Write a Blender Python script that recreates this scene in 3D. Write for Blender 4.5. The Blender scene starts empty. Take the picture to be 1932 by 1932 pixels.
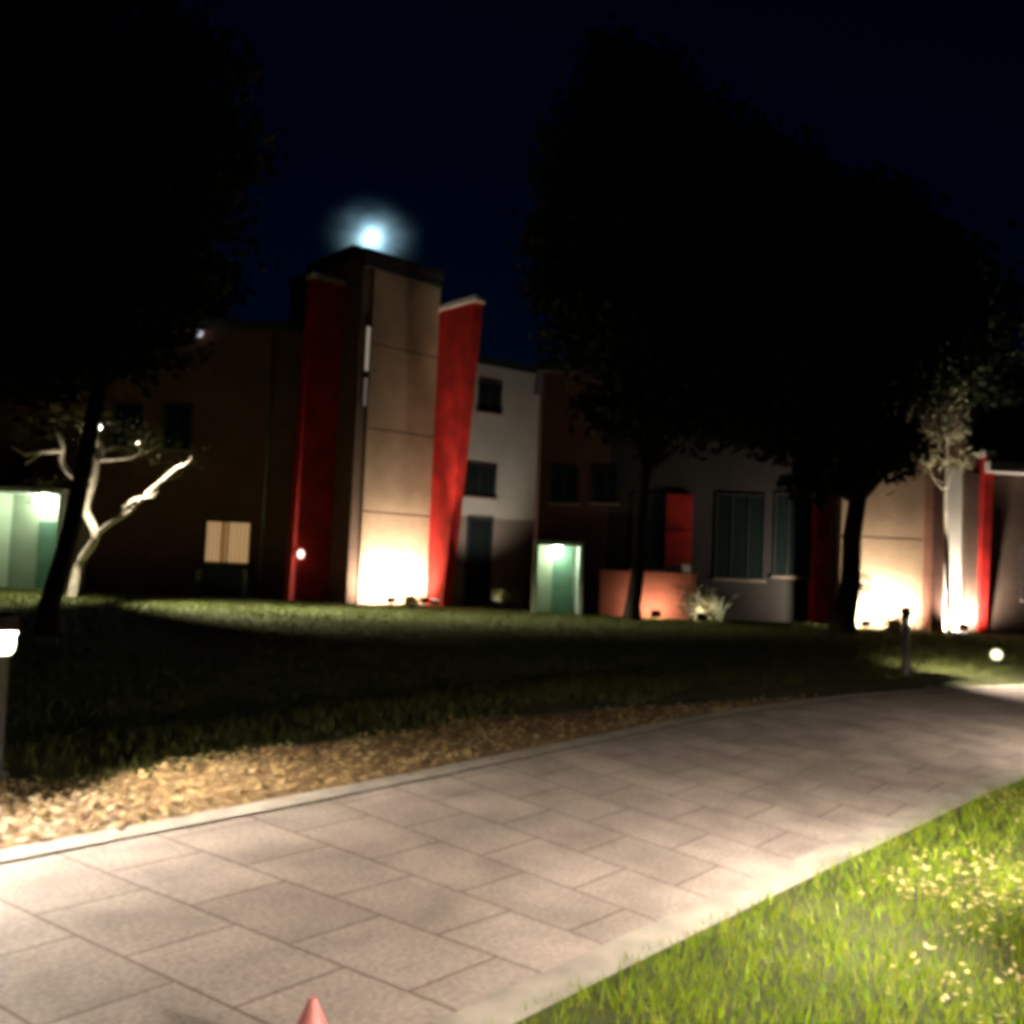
import bpy, bmesh, math, random
import numpy as np
from mathutils import Vector, Matrix, Euler

random.seed(7)
rng = np.random.default_rng(7)
scene = bpy.context.scene
C = scene.collection
PI = math.pi

# ------------------------------------------------------------------ camera
F = 1673.0                      # focal length in 1932-px frame units
ROLL = math.radians(2.5)
PITCH = math.atan(83.9 / F)
EYE = 1.6
R3 = (Matrix.Rotation(PI / 2 + PITCH, 3, 'X') @ Matrix.Rotation(ROLL, 3, 'Z'))

def ray(px, py):
    return R3 @ Vector(((px - 966) / F, -(py - 966) / F, -1))

def at(px, py, Y):
    d = ray(px, py)
    return Vector((0, 0, EYE)) + d * (Y / d.y)

def gp(px, py, z=0.0):
    d = ray(px, py)
    return Vector((0, 0, EYE)) + d * ((z - EYE) / d.z)

cam = bpy.data.cameras.new("camera")
cam.sensor_width = 36
cam.lens = 36 * F / 1932
cam.clip_start = 0.05
cam.clip_end = 3000
camo = bpy.data.objects.new("camera", cam)
camo.matrix_world = Matrix.Translation((0, 0, EYE)) @ R3.to_4x4()
C.objects.link(camo)
scene.camera = camo
scene.view_settings.view_transform = 'Standard'
scene.view_settings.look = 'None'
scene.view_settings.exposure = 0
scene.view_settings.gamma = 1
scene.cycles.filter_width = 4.8          # soft lens, as in the photograph
scene.cycles.use_denoising = True
scene.cycles.max_bounces = 6
scene.cycles.sample_clamp_indirect = 3.0

# ------------------------------------------------------------------ materials
def mat(name, col, rough=0.7, var=0.15, scale=6.0, bump=0.0, bscale=None, spec=0.3, metal=0.0, col2=None):
    m = bpy.data.materials.new(name)
    m.use_nodes = True
    nt = m.node_tree
    b = nt.nodes['Principled BSDF']
    b.inputs['Roughness'].default_value = rough
    b.inputs['Metallic'].default_value = metal
    b.inputs['Specular IOR Level'].default_value = spec
    tc = nt.nodes.new('ShaderNodeTexCoord')
    n = nt.nodes.new('ShaderNodeTexNoise')
    n.inputs['Scale'].default_value = scale
    n.inputs['Detail'].default_value = 6
    nt.links.new(tc.outputs['Object'], n.inputs['Vector'])
    r = nt.nodes.new('ShaderNodeValToRGB')
    c2 = col2 or tuple(min(1, c * (1 + var)) for c in col)
    c1 = col if col2 else tuple(c * (1 - var) for c in col)
    r.color_ramp.elements[0].position = 0.32
    r.color_ramp.elements[1].position = 0.68
    r.color_ramp.elements[0].color = (*c1, 1)
    r.color_ramp.elements[1].color = (*c2, 1)
    nt.links.new(n.outputs['Fac'], r.inputs['Fac'])
    nt.links.new(r.outputs['Color'], b.inputs['Base Color'])
    if bump:
        n2 = nt.nodes.new('ShaderNodeTexNoise')
        n2.inputs['Scale'].default_value = bscale or scale * 6
        n2.inputs['Detail'].default_value = 4
        nt.links.new(tc.outputs['Object'], n2.inputs['Vector'])
        bp = nt.nodes.new('ShaderNodeBump')
        bp.inputs['Strength'].default_value = bump
        bp.inputs['Distance'].default_value = 0.02
        nt.links.new(n2.outputs['Fac'], bp.inputs['Height'])
        nt.links.new(bp.outputs['Normal'], b.inputs['Normal'])
    return m

def brick_mat(name, c1, c2, mortar, bw=0.23, bh=0.076, msize=0.008, bump=0.35, stain=0.25, rough=0.85):
    m = bpy.data.materials.new(name)
    m.use_nodes = True
    nt = m.node_tree
    L = nt.links
    b = nt.nodes['Principled BSDF']
    b.inputs['Roughness'].default_value = rough
    b.inputs['Specular IOR Level'].default_value = 0.2
    tc = nt.nodes.new('ShaderNodeTexCoord')
    sp = nt.nodes.new('ShaderNodeSeparateXYZ')
    L.new(tc.outputs['Object'], sp.inputs[0])
    ad = nt.nodes.new('ShaderNodeMath'); ad.operation = 'ADD'
    L.new(sp.outputs['X'], ad.inputs[0]); L.new(sp.outputs['Y'], ad.inputs[1])
    cb = nt.nodes.new('ShaderNodeCombineXYZ')
    L.new(ad.outputs[0], cb.inputs['X']); L.new(sp.outputs['Z'], cb.inputs['Y'])
    br = nt.nodes.new('ShaderNodeTexBrick')
    br.inputs['Scale'].default_value = 1
    br.inputs['Brick Width'].default_value = bw
    br.inputs['Row Height'].default_value = bh
    br.inputs['Mortar Size'].default_value = msize
    br.inputs['Color1'].default_value = (*c1, 1)
    br.inputs['Color2'].default_value = (*c2, 1)
    br.inputs['Mortar'].default_value = (*mortar, 1)
    L.new(cb.outputs[0], br.inputs['Vector'])
    n = nt.nodes.new('ShaderNodeTexNoise')
    n.inputs['Scale'].default_value = 0.9
    n.inputs['Detail'].default_value = 8
    L.new(tc.outputs['Object'], n.inputs['Vector'])
    mp = nt.nodes.new('ShaderNodeMapRange')
    mp.inputs[1].default_value = 0.3; mp.inputs[2].default_value = 0.7
    mp.inputs[3].default_value = 1 - stain; mp.inputs[4].default_value = 1 + stain * 0.4
    L.new(n.outputs['Fac'], mp.inputs[0])
    mx = nt.nodes.new('ShaderNodeVectorMath'); mx.operation = 'SCALE'
    L.new(br.outputs['Color'], mx.inputs[0]); L.new(mp.outputs[0], mx.inputs['Scale'])
    L.new(mx.outputs[0], b.inputs['Base Color'])
    bp = nt.nodes.new('ShaderNodeBump')
    bp.inputs['Strength'].default_value = bump
    bp.inputs['Distance'].default_value = 0.01
    bp.invert = True
    L.new(br.outputs['Fac'], bp.inputs['Height'])
    L.new(bp.outputs['Normal'], b.inputs['Normal'])
    return m

def emit_mat(name, col, strength):
    m = bpy.data.materials.new(name)
    m.use_nodes = True
    nt = m.node_tree
    nt.nodes.clear()
    o = nt.nodes.new('ShaderNodeOutputMaterial')
    e = nt.nodes.new('ShaderNodeEmission')
    e.inputs['Color'].default_value = (*col, 1)
    e.inputs['Strength'].default_value = strength
    nt.links.new(e.outputs[0], o.inputs['Surface'])
    return m

def leaf_mat(name, cols, rough=0.55, trans=0.25):
    """colour picked per leaf (random per mesh island)"""
    m = bpy.data.materials.new(name)
    m.use_nodes = True
    nt = m.node_tree
    b = nt.nodes['Principled BSDF']
    b.inputs['Roughness'].default_value = rough
    b.inputs['Specular IOR Level'].default_value = 0.25
    g = nt.nodes.new('ShaderNodeNewGeometry')
    r = nt.nodes.new('ShaderNodeValToRGB')
    els = r.color_ramp.elements
    while len(els) < len(cols):
        els.new(0.5)
    for i, c in enumerate(cols):
        els[i].position = i / (len(cols) - 1)
        els[i].color = (*c, 1)
    nt.links.new(g.outputs['Random Per Island'], r.inputs['Fac'])
    nt.links.new(r.outputs['Color'], b.inputs['Base Color'])
    if trans:
        t = nt.nodes.new('ShaderNodeBsdfTranslucent')
        nt.links.new(r.outputs['Color'], t.inputs['Color'])
        mx = nt.nodes.new('ShaderNodeMixShader')
        mx.inputs[0].default_value = trans
        nt.links.new(b.outputs[0], mx.inputs[1]); nt.links.new(t.outputs[0], mx.inputs[2])
        nt.links.new(mx.outputs[0], nt.nodes['Material Output'].inputs['Surface'])
    return m

M = dict(
    tan=brick_mat('tan_brick', (.45, .315, .215), (.40, .275, .185), (.39, .285, .20), stain=.28),
    red=mat('red_painted_concrete', (.40, .016, .012), .65, .32, 2.2, .15, 40),
    cap=mat('pale_metal_capping', (.66, .60, .56), .5, .08, 5),
    roof=mat('dark_roof_felt', (.03, .03, .032), .9, .2, 4, .3, 30),
    darkbrick=brick_mat('dark_red_brick', (.20, .075, .05), (.15, .055, .04), (.17, .13, .10)),
    redbrick=brick_mat('orange_red_brick', (.48, .115, .055), (.40, .085, .045), (.36, .20, .14)),
    brownbrick=brick_mat('brown_brick', (.16, .09, .06), (.12, .07, .05), (.15, .12, .10)),
    pale=mat('pale_render', (.58, .53, .45), .85, .08, 1.2, .2, 60),
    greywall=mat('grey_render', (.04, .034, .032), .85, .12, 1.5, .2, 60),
    taupe=mat('taupe_render', (.30, .235, .19), .85, .12, 1.2, .2, 60),
    frame=mat('dark_window_frame', (.04, .04, .045), .4, .1, 5),
    whiteframe=mat('white_painted_frame', (.72, .73, .68), .5, .06, 4),
    greendoor=mat('green_painted_door', (.12, .21, .15), .45, .1, 3),
    greenwall=mat('green_painted_plaster', (.36, .40, .30), .7, .08, 2),
    curtain=mat('cream_curtain', (.62, .47, .27), .9, .1, 2),
    steel=mat('grey_galvanised_steel', (.32, .32, .33), .45, .1, 9, metal=.6),
    black=mat('black_powder_coat', (.02, .02, .021), .5, .1, 9),
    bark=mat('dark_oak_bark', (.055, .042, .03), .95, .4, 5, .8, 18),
    palebark=mat('pale_smooth_bark', (.52, .45, .37), .8, .3, 5, .6, 14),
    steppale=mat('pale_concrete', (.45, .42, .36), .85, .12, 4, .2, 40),
    cone=mat('red_pink_plastic', (.78, .26, .26), .4, .08, 8, spec=.5),
    conewhite=mat('white_reflective_band', (.8, .8, .8), .4, .04, 8),
    rubber=mat('black_rubber', (.025, .025, .025), .8, .1, 10),
)
glass = bpy.data.materials.new('dark_window_glass'); glass.use_nodes = True
_b = glass.node_tree.nodes['Principled BSDF']
_b.inputs['Base Color'].default_value = (.012, .02, .018, 1)
_b.inputs['Roughness'].default_value = .06
_n = glass.node_tree.nodes.new('ShaderNodeTexNoise'); _n.inputs['Scale'].default_value = 1.5
_bp = glass.node_tree.nodes.new('ShaderNodeBump'); _bp.inputs['Strength'].default_value = .02
glass.node_tree.links.new(_n.outputs['Fac'], _bp.inputs['Height'])
glass.node_tree.links.new(_bp.outputs['Normal'], _b.inputs['Normal'])
M['glass'] = glass
def curtain_emit(name, c1, c2, st, sc):
    m = emit_mat(name, c1, st); nt = m.node_tree
    e = [n for n in nt.nodes if n.type == 'EMISSION'][0]
    tc = nt.nodes.new('ShaderNodeTexCoord'); wv = nt.nodes.new('ShaderNodeTexWave')
    wv.inputs['Scale'].default_value = sc; wv.inputs['Distortion'].default_value = 2.5; wv.inputs['Detail'].default_value = 3
    nt.links.new(tc.outputs['Object'], wv.inputs['Vector'])
    r = nt.nodes.new('ShaderNodeValToRGB')
    r.color_ramp.elements[0].color = (*c2, 1); r.color_ramp.elements[1].color = (*c1, 1)
    nt.links.new(wv.outputs['Fac'], r.inputs['Fac']); nt.links.new(r.outputs['Color'], e.inputs['Color'])
    return m
M['slitglow'] = emit_mat('dim_lit_stair_glass', (1, .82, .62), .26)
M['slitglow_low'] = emit_mat('dimmer_lit_stair_glass', (1, .80, .62), .10)
M['curtainglow'] = curtain_emit('lamp_lit_curtain', (1, .64, .30), (.62, .34, .13), .46, 2.6)  # no lamp inside: room light and fold bands put into the curtain's emission
M['curtainglow2'] = curtain_emit('lamp_lit_curtain_fold', (1, .46, .14), (.6, .25, .06), .22, 6)  # dimmer glow of the fold, also put into emission
M['bulb'] = emit_mat('warm_bollard_lamp', (1, .84, .60), 1.0)
M['bolllens'] = emit_mat('bollard_lens_glow', (1, .90, .66), 12)
M['walllamp'] = emit_mat('warm_wall_lamp', (1, .72, .62), 3.0)
M['dimlamp'] = emit_mat('dim_wall_lamp', (.9, .9, 1), .5)
M['porchlamp'] = emit_mat('cool_porch_lamp', (.74, 1, .78), 25)
M['floodlens'] = emit_mat('flood_lens', (1, .88, .70), 6)
M['moon'] = emit_mat('moon_surface', (.72, .93, 1), 540)

# ------------------------------------------------------------------ mesh helpers
class MB:
    def __init__(s):
        s.v = []; s.f = []; s.smooth = []
    def box(s, x0, x1, y0, y1, z0, z1):
        b = len(s.v)
        s.v += [(x0, y0, z0), (x1, y0, z0), (x1, y1, z0), (x0, y1, z0), (x0, y0, z1), (x1, y0, z1), (x1, y1, z1), (x0, y1, z1)]
        for q in ((0, 3, 2, 1), (4, 5, 6, 7), (0, 1, 5, 4), (1, 2, 6, 5), (2, 3, 7, 6), (3, 0, 4, 7)):
            s.f.append(tuple(b + i for i in q)); s.smooth.append(False)
        return s
    def prism(s, bottom, top):
        b = len(s.v); n = len(bottom)
        s.v += [tuple(p) for p in bottom] + [tuple(p) for p in top]
        s.f.append(tuple(b + i for i in reversed(range(n)))); s.smooth.append(False)
        s.f.append(tuple(b + n + i for i in range(n))); s.smooth.append(False)
        for i in range(n):
            j = (i + 1) % n
            s.f.append((b + i, b + j, b + n + j, b + n + i)); s.smooth.append(False)
        return s
    def tube(s, pts, rad, n=8, caps=True):
        pts = [Vector(p) for p in pts]
        b = len(s.v)
        ref = Vector((0.31, 0.17, 0.93)).normalized()
        for i, p in enumerate(pts):
            t = (pts[min(i + 1, len(pts) - 1)] - pts[max(i - 1, 0)]).normalized()
            u = t.cross(ref if abs(t.dot(ref)) < .95 else Vector((1, 0, 0))).normalized()
            w = t.cross(u)
            for k in range(n):
                a = 2 * PI * k / n
                s.v.append(tuple(p + (u * math.cos(a) + w * math.sin(a)) * rad[i]))
        for i in range(len(pts) - 1):
            for k in range(n):
                k2 = (k + 1) % n
                s.f.append((b + i * n + k, b + i * n + k2, b + (i + 1) * n + k2, b + (i + 1) * n + k)); s.smooth.append(True)
        if caps:
            s.f.append(tuple(b + k for k in reversed(range(n)))); s.smooth.append(False)
            s.f.append(tuple(b + (len(pts) - 1) * n + k for k in range(n))); s.smooth.append(False)
        return s
    def lathe(s, prof, n=20, a0=0, a1=2 * PI, loc=(0, 0, 0)):
        b = len(s.v); full = abs(a1 - a0 - 2 * PI) < 1e-6
        m = n if full else n + 1
        for r, z in prof:
            for k in range(m):
                a = a0 + (a1 - a0) * k / n
                s.v.append((loc[0] + r * math.cos(a), loc[1] + r * math.sin(a), loc[2] + z))
        for i in range(len(prof) - 1):
            for k in range(n):
                k2 = (k + 1) % m
                s.f.append((b + i * m + k, b + i * m + k2, b + (i + 1) * m + k2, b + (i + 1) * m + k)); s.smooth.append(True)
        return s
    def build(s, name, material, parent=None, bevel=0.0):
        me = bpy.data.meshes.new(name)
        me.from_pydata(s.v, [], s.f)
        me.polygons.foreach_set('use_smooth', s.smooth)
        me.materials.append(material)
        me.update()
        o = bpy.data.objects.new(name, me)
        C.objects.link(o)
        if parent: o.parent = parent
        if bevel:
            md = o.modifiers.new('bevel', 'BEVEL'); md.width = bevel; md.segments = 2; md.limit_method = 'ANGLE'
        return o

def np_mesh(name, V, Fc, material, parent=None):
    """V (n,3), Fc (m,k) constant polygon size"""
    me = bpy.data.meshes.new(name)
    k = Fc.shape[1]
    me.vertices.add(len(V)); me.vertices.foreach_set('co', V.astype(np.float32).ravel())
    me.loops.add(Fc.size); me.loops.foreach_set('vertex_index', Fc.astype(np.int32).ravel())
    me.polygons.add(len(Fc))
    me.polygons.foreach_set('loop_start', np.arange(0, Fc.size, k, dtype=np.int32))
    me.polygons.foreach_set('loop_total', np.full(len(Fc), k, dtype=np.int32))
    me.materials.append(material)
    me.update(calc_edges=True)
    me.validate()
    o = bpy.data.objects.new(name, me)
    C.objects.link(o)
    if parent: o.parent = parent
    return o

def thing(name, label, cat, loc=(0, 0, 0), rz=0, group=None):
    o = bpy.data.objects.new(name, None)
    o.empty_display_size = .2
    C.objects.link(o)
    o.location = loc; o.rotation_euler = (0, 0, rz)
    o['label'] = label; o['category'] = cat
    if group: o['group'] = group
    return o

def tag(o, label=None, cat=None, group=None, kind=None):
    if label: o['label'] = label
    if cat: o['category'] = cat
    if group: o['group'] = group
    if kind: o['kind'] = kind
    return o

def copy_thing(o, label):
    c = o.copy(); C.objects.link(c); c['label'] = label
    for ch in o.children:
        d = ch.copy(); C.objects.link(d); d.parent = c
        for g in ch.children:
            e = g.copy(); C.objects.link(e); e.parent = d
    return c

def catmull(P, n=8):
    P = [Vector(p) for p in P]
    Q = [P[0] * 2 - P[1]] + P + [P[-1] * 2 - P[-2]]
    out = []
    for i in range(1, len(Q) - 2):
        for k in range(n):
            t = k / n
            a, b, c, d = Q[i - 1], Q[i], Q[i + 1], Q[i + 2]
            out.append(.5 * ((2 * b) + (c - a) * t + (2 * a - 5 * b + 4 * c - d) * t * t + (3 * b - a - 3 * c + d) * t ** 3))
    out.append(P[-1])
    return out

# ------------------------------------------------------------------ ground, path
left_edge = [(-11, -4.2, 0), (-8, -1.2, 0), (-5.3, 1.6, 0), (-2.49, 4.53, 0), (-1.06, 6.01, 0), (.78, 8.03, 0), (2.49, 9.85, 0),
             (4.82, 11.74, 0), (7.78, 13.39, 0), (11.2, 14.9, 0), (16, 16.2, 0), (24, 17, 0)]
right_edge = [(-9, -6.3, 0), (-6, -3.2, 0), (-3.1, -.2, 0), (-.05, 2.95, 0), (1.0, 4.02, 0), (2.6, 5.62, 0), (4.2, 7.15, 0),
              (6.5, 8.95, 0), (9.2, 10.55, 0), (12.6, 12.1, 0), (17, 13.2, 0), (24, 14, 0)]
LE = catmull(left_edge, 10)
RE = catmull(right_edge, 10)
NP = len(LE)

def path_mesh(name, a, b, z, m, kind='structure', tap=None):
    """strip between lateral fractions a..b (0 left edge, 1 right edge) with uv = (metres along, metres across)"""
    V = []; Fs = []; UV = []
    s = 0; K = 6
    for i in range(NP):
        if i: s += (((LE[i] + RE[i]) - (LE[i - 1] + RE[i - 1])) / 2).length
        w = (RE[i] - LE[i]).length
        fa = a(w) * (tap(LE[i].y) if tap else 1); fb = b(w)
        for k in range(K + 1):
            t = fa + (fb - fa) * k / K
            p = LE[i].lerp(RE[i], t)
            V.append((p.x, p.y, z)); UV.append((s, t * w))
    for i in range(NP - 1):
        for k in range(K):
            q = i * (K + 1) + k
            Fs.append((q, q + 1, q + K + 2, q + K + 1))
    me = bpy.data.meshes.new(name)
    me.from_pydata(V, [], [tuple(reversed(f)) for f in Fs])
    uv = me.uv_layers.new(name='uv')
    for l in me.loops:
        uv.data[l.index].uv = UV[l.vertex_index]
    me.materials.append(m)
    o = bpy.data.objects.new(name, me); C.objects.link(o)
    # make sure it faces up
    if me.polygons[0].normal.z < 0:
        me.flip_normals()
    o['kind'] = kind
    return o

def paver_mat():
    m = bpy.data.materials.new('paving_slabs'); m.use_nodes = True
    nt = m.node_tree; L = nt.links
    b = nt.nodes['Principled BSDF']
    b.inputs['Roughness'].default_value = .75
    b.inputs['Specular IOR Level'].default_value = .3
    uv = nt.nodes.new('ShaderNodeUVMap'); uv.uv_map = 'uv'
    mpn = nt.nodes.new('ShaderNodeMapping')
    mpn.inputs['Rotation'].default_value = (0, 0, PI / 2)
    L.new(uv.outputs[0], mpn.inputs['Vector'])
    br = nt.nodes.new('ShaderNodeTexBrick')
    br.inputs['Scale'].default_value = 1
    br.inputs['Brick Width'].default_value = .62
    br.inputs['Row Height'].default_value = .47
    br.inputs['Mortar Size'].default_value = .009
    br.inputs['Mortar Smooth'].default_value = .3
    br.inputs['Color1'].default_value = (.50, .425, .385, 1)
    br.inputs['Color2'].default_value = (.42, .355, .32, 1)
    br.inputs['Mortar'].default_value = (.245, .19, .155, 1)
    br.offset = .5
    L.new(mpn.outputs[0], br.inputs['Vector'])
    n = nt.nodes.new('ShaderNodeTexNoise'); n.inputs['Scale'].default_value = 2.2; n.inputs['Detail'].default_value = 9
    L.new(uv.outputs[0], n.inputs['Vector'])
    mr = nt.nodes.new('ShaderNodeMapRange')
    mr.inputs[1].default_value = .25; mr.inputs[2].default_value = .75; mr.inputs[3].default_value = .62; mr.inputs[4].default_value = 1.22
    L.new(n.outputs['Fac'], mr.inputs[0])
    sc = nt.nodes.new('ShaderNodeVectorMath'); sc.operation = 'SCALE'
    gn = nt.nodes.new('ShaderNodeTexNoise'); gn.inputs['Scale'].default_value = 42; gn.inputs['Detail'].default_value = 5
    L.new(uv.outputs[0], gn.inputs['Vector'])
    gr = nt.nodes.new('ShaderNodeMapRange'); gr.inputs[1].default_value = .3; gr.inputs[2].default_value = .7; gr.inputs[3].default_value = .74; gr.inputs[4].default_value = 1.2
    L.new(gn.outputs['Fac'], gr.inputs[0])
    st = nt.nodes.new('ShaderNodeTexNoise'); st.inputs['Scale'].default_value = 1.1; st.inputs['Detail'].default_value = 3
    L.new(uv.outputs[0], st.inputs['Vector'])
    s2 = nt.nodes.new('ShaderNodeMapRange'); s2.inputs[1].default_value = .60; s2.inputs[2].default_value = .72; s2.inputs[3].default_value = 1; s2.inputs[4].default_value = .72
    L.new(st.outputs['Fac'], s2.inputs[0])
    p1 = nt.nodes.new('ShaderNodeMath'); p1.operation = 'MULTIPLY'; L.new(mr.outputs[0], p1.inputs[0]); L.new(gr.outputs[0], p1.inputs[1])
    p2_ = nt.nodes.new('ShaderNodeMath'); p2_.operation = 'MULTIPLY'; L.new(p1.outputs[0], p2_.inputs[0]); L.new(s2.outputs[0], p2_.inputs[1])
    L.new(br.outputs['Color'], sc.inputs[0]); L.new(p2_.outputs[0], sc.inputs['Scale'])
    L.new(sc.outputs[0], b.inputs['Base Color'])
    n3 = nt.nodes.new('ShaderNodeTexNoise'); n3.inputs['Scale'].default_value = 60
    L.new(uv.outputs[0], n3.inputs['Vector'])
    b1 = nt.nodes.new('ShaderNodeBump'); b1.inputs['Strength'].default_value = .15; b1.inputs['Distance'].default_value = .005
    L.new(n3.outputs['Fac'], b1.inputs['Height'])
    b2 = nt.nodes.new('ShaderNodeBump'); b2.inputs['Strength'].default_value = .5; b2.inputs['Distance'].default_value = .01; b2.invert = True
    L.new(br.outputs['Fac'], b2.inputs['Height']); L.new(b1.outputs['Normal'], b2.inputs['Normal'])
    L.new(b2.outputs['Normal'], b.inputs['Normal'])
    return m

border_m = mat('pale_concrete_edging', (.43, .395, .345), .8, .2, 5, .2, 60)
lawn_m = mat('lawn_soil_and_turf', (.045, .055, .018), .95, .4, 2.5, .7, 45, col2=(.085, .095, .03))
mulch_m = mat('leafy_soil', (.17, .105, .05), .95, .4, 14, .8, 40, col2=(.30, .20, .10))
BW = .19
path_mesh('footpath', lambda w: BW / w, lambda w: 1 - BW / w, .012, paver_mat())
path_mesh('path_border', lambda w: 0, lambda w: BW / w, .022, border_m)
path_mesh('path_border', lambda w: 1 - BW / w, lambda w: 1, .022, border_m)
path_mesh('leaf_litter_bed', lambda w: -1.25 / w, lambda w: -.004, .008, mulch_m, tap=lambda y: .02 + .98 * min(1, max(0, (11.2 - y) / 3.4)))

# distance helper to the path centre, for the swale and for sowing
LEa = np.array([(p.x, p.y) for p in LE]); REa = np.array([(p.x, p.y) for p in RE])
def lateral(P):
    """signed metres from the left edge (negative = lawn side) and from the right edge (positive = near grass)"""
    out = []
    for E in (LEa, REa):
        A = E[:-1]; B = E[1:]; d = B - A; L2 = (d ** 2).sum(1)
        t = ((P[:, None, :] - A[None]) * d[None]).sum(2) / L2[None]
        t = np.clip(t, 0, 1)
        q = A[None] + t[..., None] * d[None]
        r = P[:, None, :] - q
        dist = np.sqrt((r ** 2).sum(2))
        i = dist.argmin(1)
        rr = r[np.arange(len(P)), i]; dd = d[i] / np.sqrt(L2[i])[:, None]
        side = dd[:, 1] * rr[:, 0] - dd[:, 0] * rr[:, 1]     # + = right of direction
        out.append(np.sign(side) * dist[np.arange(len(P)), i])
    return out[0], out[1]

def sm(x, a, b):
    t = np.clip((x - a) / (b - a), 0, 1); return t * t * (3 - 2 * t)

def ground_z(x, y):
    P = np.stack([x, y], -1)
    l, r = lateral(P)
    d = np.where(l < 0, -l, 0)
    w = sm(d, 1.5, 5.0) * (1 - sm(y, 17.0, 20.5)) * sm(-x + 9, 0, 6)
    return -.32 * w

xs = np.concatenate([[-400, -120, -60, -35], np.arange(-24, 24.1, .75), [35, 60, 120, 400]])
ys = np.concatenate([[-60, -20], np.arange(-6, 30.1, .75), [40, 80, 200, 900]])
GX, GY = np.meshgrid(xs, ys, indexing='ij')
GZ = ground_z(GX.ravel(), GY.ravel())
V = np.stack([GX.ravel(), GY.ravel(), GZ], 1)
ny = len(ys)
I, J = np.meshgrid(np.arange(len(xs) - 1), np.arange(ny - 1), indexing='ij')
q = (I * ny + J).ravel()
lawn = np_mesh('lawn', V, np.stack([q, q + ny, q + ny + 1, q + 1], 1), lawn_m)
lawn['kind'] = 'structure'

# ------------------------------------------------------------------ grass and leaves
def blades(name, X, Y, h, w, m, lean=.5):
    n = len(X)
    z = ground_z(X, Y)
    a = rng.uniform(0, 2 * PI, n); la = rng.uniform(0, 2 * PI, n)
    h = h * rng.uniform(.55, 1.25, n); ww = w * rng.uniform(.7, 1.3, n)
    dx = np.cos(a) * ww; dy = np.sin(a) * ww
    lx = np.cos(la) * h * lean * rng.uniform(.2, 1, n); ly = np.sin(la) * h * lean * rng.uniform(.2, 1, n)
    V = np.empty((n, 3, 3))
    V[:, 0] = np.stack([X - dx, Y - dy, z - .005], 1)
    V[:, 1] = np.stack([X + dx, Y + dy, z - .005], 1)
    V[:, 2] = np.stack([X + lx, Y + ly, z + h], 1)
    return np_mesh(name, V.reshape(-1, 3), np.arange(n * 3).reshape(n, 3), m)

def leaves_flat(name, X, Y, size, m, lift=.02):
    n = len(X)
    z = ground_z(X, Y) + .012 + rng.uniform(0, lift, n)
    s = size * rng.uniform(.6, 1.3, n)
    a = rng.uniform(0, 2 * PI, n)
    u = np.stack([np.cos(a), np.sin(a), rng.normal(0, .35, n)], 1)
    v = np.stack([-np.sin(a), np.cos(a), rng.normal(0, .35, n)], 1)
    c = np.stack([X, Y, z], 1)
    V = np.empty((n, 4, 3))
    V[:, 0] = c - u * s[:, None]; V[:, 1] = c - v * s[:, None] * .5
    V[:, 2] = c + u * s[:, None] + np.array([0, 0, 1]) * (s * .25)[:, None]; V[:, 3] = c + v * s[:, None] * .5
    V[..., 2] = np.maximum(V[..., 2], (z - .004)[:, None])
    return np_mesh(name, V.reshape(-1, 3), np.arange(n * 4).reshape(n, 4), m)

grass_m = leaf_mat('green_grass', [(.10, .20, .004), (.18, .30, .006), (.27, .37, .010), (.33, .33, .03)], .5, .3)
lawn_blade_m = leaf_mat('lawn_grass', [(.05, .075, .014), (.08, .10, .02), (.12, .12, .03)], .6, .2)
dead_m = leaf_mat('dead_leaves', [(.30, .18, .08), (.54, .40, .18), (.46, .29, .11), (.66, .55, .30), (.22, .12, .05)], .6, .15)
dry_m = leaf_mat('dry_yellow_leaves', [(.50, .38, .16), (.62, .50, .26), (.36, .24, .09)], .6, .15)

n = 330000
X = rng.uniform(-3.5, 13, n); Y = rng.uniform(.8, 11, n)
l, r = lateral(np.stack([X, Y], 1))
# drop density with distance, keep only what is right of the path
patch = np.sin(X * 2.1 + 1) * np.sin(Y * 2.7) + .5 * np.sin(X * 5.3) * np.sin(Y * 4.1 + 2)
keep = (r > -.035 + .03 * np.sin(X * 9) * np.sin(Y * 7)) & (rng.uniform(0, 1, n) < np.clip(1.25 - Y / 9, .12, 1)) & (rng.uniform(0, 1, n) < np.where(patch > .75, .45, 1)) & (X < Y * .75 + 1)
o = blades('grass', X[keep], Y[keep], .060, .0042, grass_m, .7)
tag(o, 'bright green lamp lit grass in the near right corner beside the path', 'grass', kind='stuff')
n = 150000
X = rng.uniform(-17, 16, n); Y = rng.uniform(5, 26, n)
l, r = lateral(np.stack([X, Y], 1))
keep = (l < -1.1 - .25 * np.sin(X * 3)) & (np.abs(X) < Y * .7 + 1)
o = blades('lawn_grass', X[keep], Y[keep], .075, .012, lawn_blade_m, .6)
tag(o, 'dark mown lawn grass between the path and the buildings', 'grass', kind='stuff')
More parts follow.
